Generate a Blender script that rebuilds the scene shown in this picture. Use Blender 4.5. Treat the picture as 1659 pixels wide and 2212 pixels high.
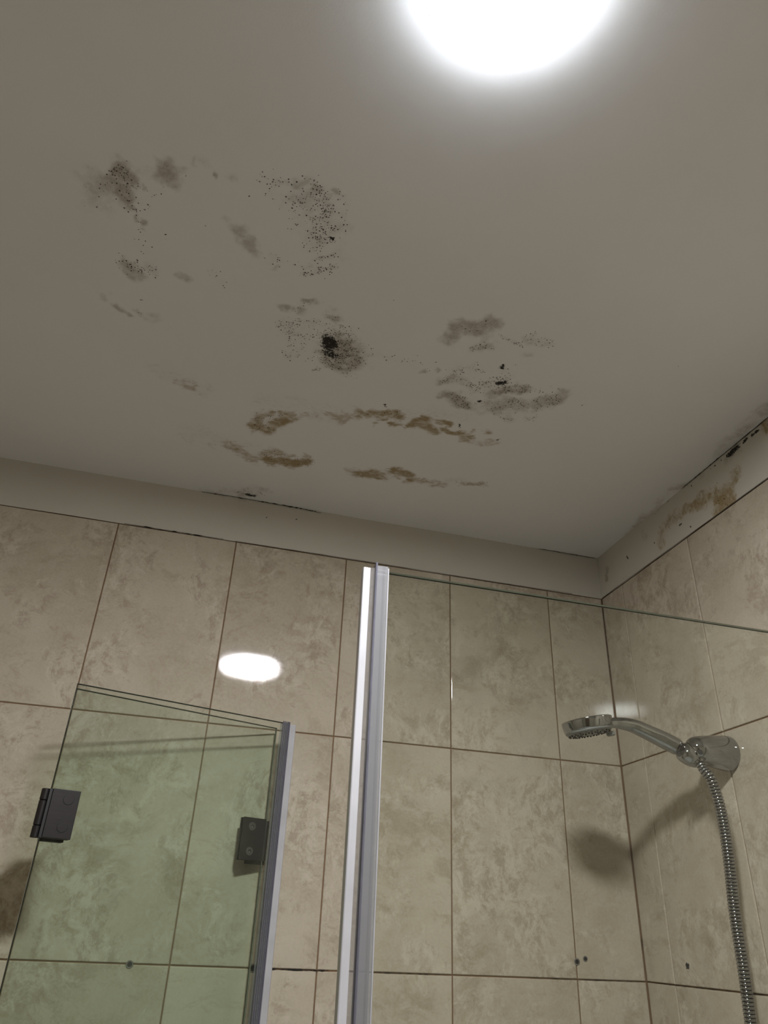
import bpy, bmesh, math, random
import numpy as np
from mathutils import Vector, Matrix, noise

random.seed(7)
C = bpy.context.scene.collection
for o in list(bpy.data.objects):
    bpy.data.objects.remove(o)

# ------------------------------------------------------------------ camera, light, exposure
CEIL = 2.5086
cam_d = bpy.data.cameras.new('camera')
cam = bpy.data.objects.new('camera', cam_d)
C.objects.link(cam)
cam_d.sensor_fit = 'VERTICAL'
cam_d.sensor_height = 24.0
cam_d.lens = 1585.9 * 24.0 / 2212.0
cam_d.clip_start = 0.02
right = Vector((0.96292107, -0.26689725, 0.03935574))
fwd = Vector((0.21218208, 0.83932224, 0.50051667))
up = Vector((-0.16661867, -0.47360746, 0.86483189))
m = Matrix.Identity(4)
for i in range(3):
    m[i][0] = right[i]; m[i][1] = up[i]; m[i][2] = -fwd[i]
m.translation = Vector((-0.9373, -1.4792, 1.6551))
cam.matrix_world = m
bpy.context.scene.camera = cam

LAMP_STRENGTH = 280.0
LAMP_COLOR = (0.985, 0.985, 1.0)
vs = bpy.context.scene.view_settings
vs.view_transform = 'Standard'
vs.look = 'None'
vs.exposure = 0.0
vs.gamma = 1.0
vs.use_curve_mapping = False
world = bpy.data.worlds.new('world')
world.use_nodes = True
world.node_tree.nodes['Background'].inputs[0].default_value = (0.5, 0.5, 0.55, 1)
world.node_tree.nodes['Background'].inputs[1].default_value = 0.02
bpy.context.scene.world = world

# ------------------------------------------------------------------ node helpers
class NT:
    def __init__(self, name):
        self.m = bpy.data.materials.new(name)
        self.m.use_nodes = True
        self.t = self.m.node_tree
        self.t.nodes.clear()
    def n(self, typ, inp=None, **kw):
        nd = self.t.nodes.new(typ)
        for k, v in kw.items():
            setattr(nd, k, v)
        for k, v in (inp or {}).items():
            s = nd.inputs[k]
            if isinstance(v, bpy.types.NodeSocket):
                self.t.links.new(v, s)
            else:
                if s.type == 'RGBA' and len(v) == 3:
                    v = (*v, 1)
                s.default_value = v
        return nd
    def math(self, op, a, b=None, c=None, clamp=False):
        inp = {0: a}
        if b is not None: inp[1] = b
        if c is not None: inp[2] = c
        return self.n('ShaderNodeMath', inp, operation=op, use_clamp=clamp).outputs[0]
    def vmath(self, op, a, b=None):
        inp = {0: a}
        if b is not None: inp[1] = b
        return self.n('ShaderNodeVectorMath', inp, operation=op).outputs[0]
    def smooth(self, v, lo, hi, a=0.0, b=1.0):
        nd = self.n('ShaderNodeMapRange', {0: v, 1: lo, 2: hi, 3: a, 4: b}, interpolation_type='SMOOTHSTEP')
        return nd.outputs[0]
    def noise(self, vec, scale, detail=4, rough=0.5, dist=0.0):
        return self.n('ShaderNodeTexNoise', {'Vector': vec, 'Scale': scale, 'Detail': detail, 'Roughness': rough, 'Distortion': dist}).outputs[0]
    def mix(self, f, a, b):
        nd = self.n('ShaderNodeMix', data_type='RGBA')
        for k, v in ((0, f), (6, a), (7, b)):
            s = nd.inputs[k]
            if isinstance(v, bpy.types.NodeSocket): self.t.links.new(v, s)
            elif k == 0: s.default_value = v
            else: s.default_value = (*v, 1)
        return nd.outputs[2]
    def attr(self, name):
        return self.n('ShaderNodeAttribute', attribute_name=name)
    def obj(self):
        return self.n('ShaderNodeTexCoord').outputs['Object']
    def pbr(self, **kw):
        inp = {k.replace('_', ' '): v for k, v in kw.items()}
        return self.n('ShaderNodeBsdfPrincipled', inp)
    def out(self, sh):
        self.n('ShaderNodeOutputMaterial', {'Surface': sh})
        return self.m

def simple(name, col, rough=0.5, metal=0.0, bump=0.0, bscale=80.0, spec=0.5):
    t = NT(name)
    co = t.obj()
    v = t.noise(co, bscale, 3)
    c = t.mix(t.smooth(v, 0.2, 0.8), tuple(x * 0.88 for x in col), tuple(min(1, x * 1.08) for x in col))
    kw = dict(Base_Color=c, Roughness=rough, Metallic=metal, Specular_IOR_Level=spec)
    if bump:
        kw['Normal'] = t.n('ShaderNodeBump', {'Height': v, 'Strength': bump, 'Distance': 0.001}).outputs[0]
    return t.out(t.pbr(**kw).outputs[0])

# ------------------------------------------------------------------ materials
def plaster_material(name, lo, hi):
    t = NT(name)
    co = t.obj()
    base = t.mix(t.noise(co, 5.0, 4, 0.6), lo, hi)
    uv = t.attr('plane_uv').outputs['Vector']
    sm, do, ru, bl = [t.attr(k).outputs['Fac'] for k in ('smudge', 'dots', 'rust', 'black')]
    n_mid = t.noise(co, 60.0, 5, 0.65, 0.4)
    n_fin = t.noise(co, 260.0, 4, 0.7)
    n_wide = t.noise(co, 22.0, 4, 0.6, 0.3)
    def ragged(a, k, lo, hi, n):
        gate = t.math('MULTIPLY', a, 5.0, clamp=True)
        d = t.math('MULTIPLY', t.math('SUBTRACT', n, 0.5), k)
        return t.smooth(t.math('ADD', a, t.math('MULTIPLY', d, gate)), lo, hi)
    # grey brown mildew haze
    nn = t.math('ADD', t.math('MULTIPLY', n_wide, 0.5), t.math('MULTIPLY', n_mid, 0.5))
    sm = t.math('MAXIMUM', sm, t.math('MULTIPLY', do, 0.42))
    f = t.math('MULTIPLY', ragged(sm, 1.7, 0.0, 1.05, nn), 0.74)
    f = t.math('MULTIPLY', f, t.smooth(n_fin, 0.15, 0.75, 0.6, 1.0))
    col = t.mix(f, base, (0.19, 0.142, 0.082))
    # ochre water marks
    sc = t.vmath('MULTIPLY', co, (1.0, 1.6, 1.0))
    n_r = t.noise(sc, 48.0, 7, 0.7, 1.2)
    f = ragged(ru, 2.4, 0.05, 1.15, n_r)
    f = t.math('MULTIPLY', f, 0.86)
    col = t.mix(f, col, (0.225, 0.155, 0.046))
    f2 = t.math('MULTIPLY', t.smooth(ru, 0.0, 0.9), 0.34)
    col = t.mix(f2, col, (0.36, 0.27, 0.15))
    # black colonies, one round spot per cell
    def spots(scale, dens, rmin, rmax, seed):
        p = t.vmath('ADD', uv, (seed, seed * 1.7, 0.0))
        vo = t.n('ShaderNodeTexVoronoi', {'Vector': p, 'Scale': scale, 'Randomness': 1.0}, voronoi_dimensions='2D')
        sep = t.n('ShaderNodeSeparateColor', {0: vo.outputs['Color']})
        on = t.math('LESS_THAN', sep.outputs[0], dens)
        rad = t.math('MULTIPLY_ADD', sep.outputs[1], rmax - rmin, rmin)
        inside = t.math('SUBTRACT', rad, vo.outputs['Distance'])
        return t.math('MULTIPLY', t.smooth(inside, -0.06, 0.10), on)
    clump = t.smooth(n_mid, 0.38, 0.62, 0.15, 1.35)
    dens = t.math('MULTIPLY', do, clump)
    s1 = spots(190.0, t.math('MULTIPLY', dens, 0.95), 0.10, 0.26, 3.1)
    s2 = spots(330.0, t.math('MULTIPLY', t.math('POWER', dens, 1.4), 0.8), 0.16, 0.36, 9.7)
    s = t.math('MAXIMUM', s1, s2)
    col = t.mix(t.math('MULTIPLY', s, 0.93), col, (0.012, 0.010, 0.009))
    f = ragged(bl, 2.2, 0.45, 0.85, n_fin)
    col = t.mix(t.math('MULTIPLY', f, 0.97), col, (0.012, 0.010, 0.008))
    bmp = t.n('ShaderNodeBump', {'Height': t.noise(co, 420.0, 3, 0.6), 'Strength': 0.12, 'Distance': 0.001}).outputs[0]
    bmp = t.n('ShaderNodeBump', {'Height': t.noise(co, 9.0, 3, 0.5), 'Strength': 0.25, 'Distance': 0.01, 'Normal': bmp}).outputs[0]
    return t.out(t.pbr(Base_Color=col, Roughness=0.85, Specular_IOR_Level=0.25, Normal=bmp).outputs[0])

def tile_material():
    t = NT('marbled_tile')
    co = t.vmath('ADD', t.obj(), t.attr('tile_seed').outputs['Vector'])
    warp = t.n('ShaderNodeTexNoise', {'Vector': co, 'Scale': 7.0, 'Detail': 3.0})
    wv = t.vmath('SCALE', t.vmath('SUBTRACT', warp.outputs['Color'], (0.5, 0.5, 0.5)))
    wv.node.inputs['Scale'].default_value = 0.10
    cw = t.vmath('ADD', co, wv)
    n1 = t.noise(cw, 5.5, 5, 0.58)
    n2 = t.noise(t.vmath('MULTIPLY', cw, (1.0, 1.0, 0.75)), 44.0, 10, 0.80)
    n2b = t.noise(t.vmath('MULTIPLY', cw, (0.8, 0.8, 1.35)), 17.0, 10, 0.76)
    n3 = t.noise(co, 210.0, 3, 0.6)
    # short brushed scratches inside the scuffed zones
    mp = t.n('ShaderNodeMapping', {'Vector': cw, 'Rotation': (0.6, 0.9, 0.5), 'Scale': (16.0, 16.0, 90.0)})
    n4 = t.noise(mp.outputs[0], 1.0, 6, 0.7)
    col = t.mix(t.smooth(n1, 0.30, 0.70), (0.385, 0.333, 0.248), (0.485, 0.430, 0.336))
    col = t.mix(t.math('MULTIPLY', t.smooth(n2b, 0.42, 0.60), 0.35), col, (0.50, 0.44, 0.365))
    patch = t.smooth(t.noise(cw, 7.0, 6, 0.68), 0.46, 0.57)
    edge = t.math('MULTIPLY', t.smooth(n2, 0.50, 0.58), patch)
    pit = t.math('MULTIPLY', t.smooth(n2, 0.49, 0.42), patch)
    col = t.mix(t.math('MULTIPLY', edge, 0.50), col, (0.60, 0.545, 0.46))
    col = t.mix(t.math('MULTIPLY', pit, 0.55), col, (0.27, 0.215, 0.155))
    dark = t.math('MULTIPLY', t.smooth(n2b, 0.53, 0.42), t.smooth(t.noise(cw, 9.0, 4, 0.55), 0.50, 0.66))
    col = t.mix(t.math('MULTIPLY', dark, 0.42), col, (0.255, 0.20, 0.14))
    vein = t.math('MULTIPLY', t.smooth(n4, 0.54, 0.64), t.smooth(n1, 0.52, 0.66))
    col = t.mix(t.math('MULTIPLY', vein, 0.22), col, (0.27, 0.215, 0.155))
    # fine curved fissures
    rd = t.math('ABSOLUTE', t.math('SUBTRACT', t.noise(cw, 9.0, 4, 0.6, 0.4), 0.5))
    fis = t.math('MULTIPLY', t.smooth(rd, 0.0045, 0.0), t.smooth(t.noise(co, 5.0, 3), 0.50, 0.60))
    col = t.mix(t.math('MULTIPLY', fis, 0.28), col, (0.20, 0.155, 0.105))
    col = t.mix(t.math('MULTIPLY', t.smooth(n3, 0.3, 0.7), 0.16), col, (0.62, 0.56, 0.48))
    hh = t.math('ADD', t.math('MULTIPLY', t.math('SUBTRACT', edge, pit), 0.5), t.math('MULTIPLY', n2, 0.35))
    b1 = t.n('ShaderNodeBump', {'Height': hh, 'Strength': 0.012, 'Distance': 0.0005}).outputs[0]
    b2 = t.n('ShaderNodeBump', {'Height': t.noise(co, 700.0, 2, 0.6), 'Strength': 0.045, 'Distance': 0.0004, 'Normal': b1}).outputs[0]
    return t.out(t.pbr(Base_Color=col, Roughness=0.032, Specular_IOR_Level=0.62, Normal=b2).outputs[0])

def grout_material():
    t = NT('brown_grout')
    co = t.obj()
    col = t.mix(t.noise(co, 14.0, 4), (0.135, 0.075, 0.036), (0.23, 0.145, 0.08))
    f = t.smooth(t.noise(co, 5.0, 5, 0.7), 0.56, 0.66)
    col = t.mix(t.math('MULTIPLY', f, 0.8), col, (0.03, 0.02, 0.012))
    return t.out(t.pbr(Base_Color=col, Roughness=0.9).outputs[0])

def glass_material(name, tint, refl=0.62):
    # clear float glass: light passes straight through with a green tint, the surface mirrors by Fresnel
    t = NT(name)
    co = t.obj()
    tr = t.n('ShaderNodeBsdfTransparent', {'Color': tint})
    gl = t.n('ShaderNodeBsdfGlossy', {'Color': (1, 1, 1), 'Roughness': 0.015})
    back = t.n('ShaderNodeNewGeometry').outputs['Backfacing']     # keep the same reflectance on leaving as on entering the sheet
    ior = t.math('MULTIPLY_ADD', back, 1 / 1.45 - 1.45, 1.45)
    fr = t.n('ShaderNodeFresnel', {'IOR': ior}).outputs[0]
    fr = t.math('MULTIPLY', fr, refl, clamp=True)
    film = t.math('MULTIPLY', t.smooth(t.noise(co, 3.0, 5, 0.6), 0.4, 0.8), 0.0012)
    d = t.n('ShaderNodeBsdfDiffuse', {'Color': (0.7, 0.72, 0.7)})
    a = t.n('ShaderNodeMixShader', {0: film, 1: tr.outputs[0], 2: d.outputs[0]})
    s = t.n('ShaderNodeMixShader', {0: fr, 1: a.outputs[0], 2: gl.outputs[0]})
    return t.out(s.outputs[0])

def clear_plastic(name, col, trans, rough=0.2):
    t = NT(name)
    co = t.vmath('MULTIPLY', t.obj(), (1, 1, 0.02))
    v = t.noise(co, 300.0, 3)
    tr = t.n('ShaderNodeBsdfTransparent', {'Color': (0.86, 0.87, 0.88)})
    c = t.mix(v, tuple(x * 0.95 for x in col), col)
    p = t.pbr(Base_Color=c, Roughness=rough, Specular_IOR_Level=0.6)
    s = t.n('ShaderNodeMixShader', {0: 1 - trans, 1: tr.outputs[0], 2: p.outputs[0]})
    return t.out(s.outputs[0])

def chrome_material(name='chrome'):
    t = NT(name)
    co = t.obj()
    r = t.smooth(t.noise(co, 40.0, 4, 0.6), 0.3, 0.8, 0.02, 0.08)
    c = t.mix(t.noise(co, 25.0, 4), (0.31, 0.32, 0.33), (0.41, 0.42, 0.43))
    return t.out(t.pbr(Base_Color=c, Metallic=1.0, Roughness=r).outputs[0])

def brushed_black():
    t = NT('brushed_black_metal')
    co = t.vmath('MULTIPLY', t.obj(), (6, 6, 220))
    v = t.noise(co, 5.0, 4)
    c = t.mix(v, (0.022, 0.020, 0.020), (0.042, 0.039, 0.038))
    b = t.n('ShaderNodeBump', {'Height': v, 'Strength': 0.05, 'Distance': 0.0005}).outputs[0]
    return t.out(t.pbr(Base_Color=c, Metallic=0.7, Roughness=0.42, Normal=b).outputs[0])

def emitter(name, strength, col):
    t = NT(name)
    return t.out(t.n('ShaderNodeEmission', {'Color': col, 'Strength': strength}).outputs[0])

M = dict(
    plaster=plaster_material('ceiling_paint', (0.71, 0.71, 0.71), (0.765, 0.765, 0.77)),
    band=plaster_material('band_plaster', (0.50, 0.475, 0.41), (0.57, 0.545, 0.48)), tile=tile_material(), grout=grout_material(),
    pane=glass_material('screen_glass', (0.955, 0.975, 0.950)),
    door_pane=glass_material('door_glass', (0.957, 0.984, 0.960)),
    edge_dark=simple('glass_edge_bevel', (0.012, 0.02, 0.015), 0.15),
    edge=simple('glass_edge_green', (0.30, 0.34, 0.26), 0.2),
    clip=clear_plastic('clear_seal_plastic', (0.30, 0.30, 0.315), 0.62),
    web=clear_plastic('clear_seal_web', (0.35, 0.33, 0.32), 0.80),
    lip=simple('grey_seal_lip', (0.10, 0.10, 0.125), 0.25),
    screw=simple('satin_screw', (0.10, 0.098, 0.09), 0.3, 0.4),
    clip_dark=clear_plastic('aged_clear_seal_plastic', (0.42, 0.425, 0.425), 0.78),
    magnet=simple('white_magnetic_strip', (0.42, 0.42, 0.44), 0.28, bscale=20),
    chrome=chrome_material(), black=brushed_black(),
    dark=simple('black_rubber', (0.012, 0.012, 0.012), 0.5),
    grey_plastic=simple('grey_plastic', (0.20, 0.21, 0.20), 0.35),
    white_metal=simple('white_lamp_rim', (0.55, 0.56, 0.56), 0.4),
    crack=simple('dark_mildew', (0.012, 0.010, 0.008), 0.9),
    plug=simple('wall_plug_plastic', (0.16, 0.15, 0.13), 0.5),
    diffuser=emitter('lit_diffuser', LAMP_STRENGTH, LAMP_COLOR),
    side=emitter('opal_lamp_rim', 42.0, (0.90, 0.94, 1.0)),
    floor=simple('floor_tile', (0.72, 0.71, 0.68), 0.3),
    wood=simple('dark_wood', (0.09, 0.05, 0.03), 0.35),
    alu=simple('brushed_aluminium', (0.6, 0.6, 0.62), 0.3, 1.0),
)

# ------------------------------------------------------------------ mesh helpers
def link(name, bm, mats, parent=None, smooth=False, bevel=0.0):
    me = bpy.data.meshes.new(name)
    bmesh.ops.recalc_face_normals(bm, faces=bm.faces)
    bm.to_mesh(me); bm.free()
    for mm in (mats if isinstance(mats, (list, tuple)) else [mats]):
        me.materials.append(mm)
    if smooth:
        for p in me.polygons: p.use_smooth = True
    o = bpy.data.objects.new(name, me)
    C.objects.link(o)
    if parent: o.parent = parent
    if bevel:
        b = o.modifiers.new('bevel', 'BEVEL'); b.width = bevel; b.segments = 3; b.limit_method = 'ANGLE'
    return o

def empty(name, loc=(0, 0, 0), rz=0.0, parent=None):
    o = bpy.data.objects.new(name, None)
    o.empty_display_size = 0.03
    C.objects.link(o)
    o.location = loc; o.rotation_euler = (0, 0, rz)
    if parent: o.parent = parent
    return o

def tag(o, label=None, cat=None, group=None, kind=None):
    if label: o['label'] = label
    if cat: o['category'] = cat
    if group: o['group'] = group
    if kind: o['kind'] = kind
    return o

def box(bm, x0, x1, y0, y1, z0, z1):
    v = [bm.verts.new(p) for p in ((x0, y0, z0), (x1, y0, z0), (x1, y1, z0), (x0, y1, z0),
                                   (x0, y0, z1), (x1, y0, z1), (x1, y1, z1), (x0, y1, z1))]
    return [bm.faces.new([v[i] for i in f]) for f in ((0, 3, 2, 1), (4, 5, 6, 7), (0, 1, 5, 4), (1, 2, 6, 5), (2, 3, 7, 6), (3, 0, 4, 7))]

def ring(bm, center, ax1, ax2, r1, r2, n):
    c = Vector(center)
    return [bm.verts.new(c + ax1 * (r1 * math.cos(2 * math.pi * k / n)) + ax2 * (r2 * math.sin(2 * math.pi * k / n))) for k in range(n)]

def skin(bm, rings, cap=True):
    for a, b in zip(rings, rings[1:]):
        n = len(a)
        for k in range(n):
            bm.faces.new((a[k], a[(k + 1) % n], b[(k + 1) % n], b[k]))
    if cap:
        bm.faces.new(rings[0][::-1]); bm.faces.new(rings[-1])

def lathe(bm, prof, origin, axis, n=40, up=(0, 0, 1)):
    """prof: (distance along axis, radius)"""
    a = Vector(axis).normalized()
    u = Vector(up)
    if abs(a.dot(u)) > 0.95: u = Vector((1, 0, 0))
    e1 = a.cross(u).normalized(); e2 = e1.cross(a).normalized()
    skin(bm, [ring(bm, Vector(origin) + a * d, e1, e2, max(r, 1e-4), max(r, 1e-4), n) for d, r in prof])

def sweep(bm, pts, radii, n=24, flat=1.0, up=(0, 1, 0)):
    P = [Vector(p) for p in pts]
    rings = []
    for i, p in enumerate(P):
        t = (P[min(i + 1, len(P) - 1)] - P[max(i - 1, 0)]).normalized()
        e1 = t.cross(Vector(up)).normalized(); e2 = e1.cross(t).normalized()
        rings.append(ring(bm, p, e1, e2, radii[i], radii[i] * flat, n))
    skin(bm, rings)

def catmull(pts, sub):
    P = [Vector(p) for p in pts]
    P = [2 * P[0] - P[1]] + P + [2 * P[-1] - P[-2]]
    out = []
    for i in range(1, len(P) - 2):
        for k in range(sub):
            t = k / sub
            a, b, c, d = P[i - 1], P[i], P[i + 1], P[i + 2]
            out.append(0.5 * (2 * b + (c - a) * t + (2 * a - 5 * b + 4 * c - d) * t * t + (3 * b - a - 3 * c + d) * t ** 3))
    out.append(P[-2])
    return out

# stains: ((points), radius, strength) in metres on the surface; ceiling in x,y, right wall in y,z, back wall in x,z
CEIL_SMUDGE = [(((-1.1422,-0.7984),(-1.1291,-0.7884)),0.0108,1),
  (((-1.1667,-0.7617),(-1.1679,-0.7406)),0.0186,0.5),
  (((-1.1478,-0.7748),(-1.1299,-0.7538)),0.0118,0.75),
  (((-1.085,-0.816),(-1.0783,-0.804)),0.0121,0.8),
  (((-1.1253,-0.8015),(-1.0872,-0.8111)),0.0057,0.3),
  (((-1.0727,-0.819),(-1.0669,-0.8208)),0.0057,0.35),
  (((-1.0469,-0.8332),),0.0038,0.6),
  (((-1.0194,-0.82),),0.0039,0.7),
  (((-1.0458,-0.8355),(-1.0262,-0.8319)),0.0063,0.3),
  (((-0.9913,-0.8237),),0.0071,0.45),
  (((-0.9854,-0.7502),(-0.9727,-0.7402),(-0.9585,-0.7193)),0.0093,0.6),
  (((-1.1194,-0.7238),),0.0042,0.8),
  (((-1.1216,-0.7434),),0.0048,0.8),
  (((-1.1063,-0.7199),),0.0043,0.7),
  (((-1.1102,-0.7806),),0.0046,0.7),
  (((-1.112,-0.7075),),0.0029,0.5),
  (((-1.1328,-0.629),(-1.1196,-0.6155)),0.0087,0.6),
  (((-1.0931,-0.6276),),0.0096,0.35),
  (((-1.0612,-0.6376),(-1.0509,-0.6353)),0.0064,0.6),
  (((-1.176,-0.5537),),0.0076,0.45),
  (((-1.1571,-0.5372),(-1.1411,-0.5222)),0.0052,0.75),
  (((-1.1207,-0.5341),),0.0053,0.5),
  (((-1.1012,-0.5307),),0.0124,0.3),
  (((-0.895,-0.6146),),0.0077,0.7),
  (((-0.8721,-0.6198),),0.0086,0.45),
  (((-0.8623,-0.6434),),0.0067,0.8),
  (((-0.8501,-0.6412),),0.005,0.6),
  (((-0.9176,-0.8399),),0.0059,0.6),
  (((-0.907,-0.8461),),0.0058,0.5),
  (((-0.8906,-0.8381),),0.0066,0.5),
  (((-0.8587,-0.8391),),0.006,0.7),
  (((-0.8991,-0.8161),(-0.8675,-0.7957)),0.0182,0.4),
  (((-0.8584,-0.8142),),0.0048,0.6),
  (((-0.873,-0.8227),(-0.8646,-0.7942)),0.0067,0.5),
  (((-0.8466,-0.8309),(-0.833,-0.7713),(-0.8309,-0.7375)),0.0054,0.16),
  (((-0.9231,-0.6932),),0.0047,0.6),
  (((-0.7903,-0.5566),(-0.775,-0.5316)),0.0252,1.0),
  (((-0.8099,-0.536),(-0.7945,-0.5167)),0.0152,0.8),
  (((-0.793,-0.5097),(-0.772,-0.5115)),0.0088,0.9),
  (((-0.774,-0.5619),(-0.7629,-0.5355)),0.0084,0.8),
  (((-0.8208,-0.6215),),0.0087,0.8),
  (((-0.6289,-0.634),(-0.6226,-0.6538)),0.0108,0.8),
  (((-0.6226,-0.6538),(-0.6128,-0.6657),(-0.5921,-0.6636)),0.0115,0.85),
  (((-0.5836,-0.6664),(-0.5759,-0.6786),(-0.5701,-0.6837)),0.0106,0.85),
  (((-0.6179,-0.6193),),0.0082,0.5),
  (((-0.5759,-0.6248),(-0.5543,-0.6364)),0.0083,0.6),
  (((-0.5714,-0.6503),(-0.5604,-0.6333)),0.009,0.4),
  (((-0.5001,-0.6733),(-0.4668,-0.6727)),0.008,0.3),
  (((-0.4872,-0.6371),),0.0074,0.55),
  (((-0.6041,-0.5266),(-0.5798,-0.5385)),0.0081,0.6),
  (((-0.5767,-0.5395),(-0.5286,-0.5261)),0.009,0.5),
  (((-0.5802,-0.4914),(-0.5387,-0.4812)),0.0105,0.85),
  (((-0.5472,-0.4869),(-0.5376,-0.4759)),0.0085,0.6),
  (((-0.4985,-0.5306),(-0.4573,-0.5563)),0.0103,0.85),
  (((-0.5067,-0.5225),(-0.4802,-0.5421)),0.0104,0.6),
  (((-0.4963,-0.4867),(-0.4549,-0.5075)),0.0172,0.65),
  (((-0.4753,-0.4674),(-0.4551,-0.4682)),0.011,0.6),
  (((-0.4191,-0.5194),(-0.4018,-0.535),(-0.3844,-0.5601)),0.0127,0.65),
  (((-0.4114,-0.4857),),0.0088,0.3),
  (((-0.6191,-0.5526),),0.0039,0.6),
  (((-0.642,-0.5375),),0.0049,0.6),
  (((-0.9752,-0.0043),(-0.856,-0.054)),0.0117,0.35),
  (((-0.9036,-0.0165),(-0.8727,-0.0209)),0.0073,0.6),
  (((0.0071,-0.1507),(-0.0039,-0.2356)),0.0126,0.55),
  (((-0.0063,-0.2392),(-0.0083,-0.3135)),0.0088,0.4),
  (((-0.0133,-0.3462),(-0.0061,-0.3684)),0.0121,0.5),
  (((-0.0087,-0.4995),(-0.0205,-0.6417)),0.0143,0.4),
  (((-0.0153,-0.562),(-0.0214,-0.62)),0.0112,0.45)]
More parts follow.
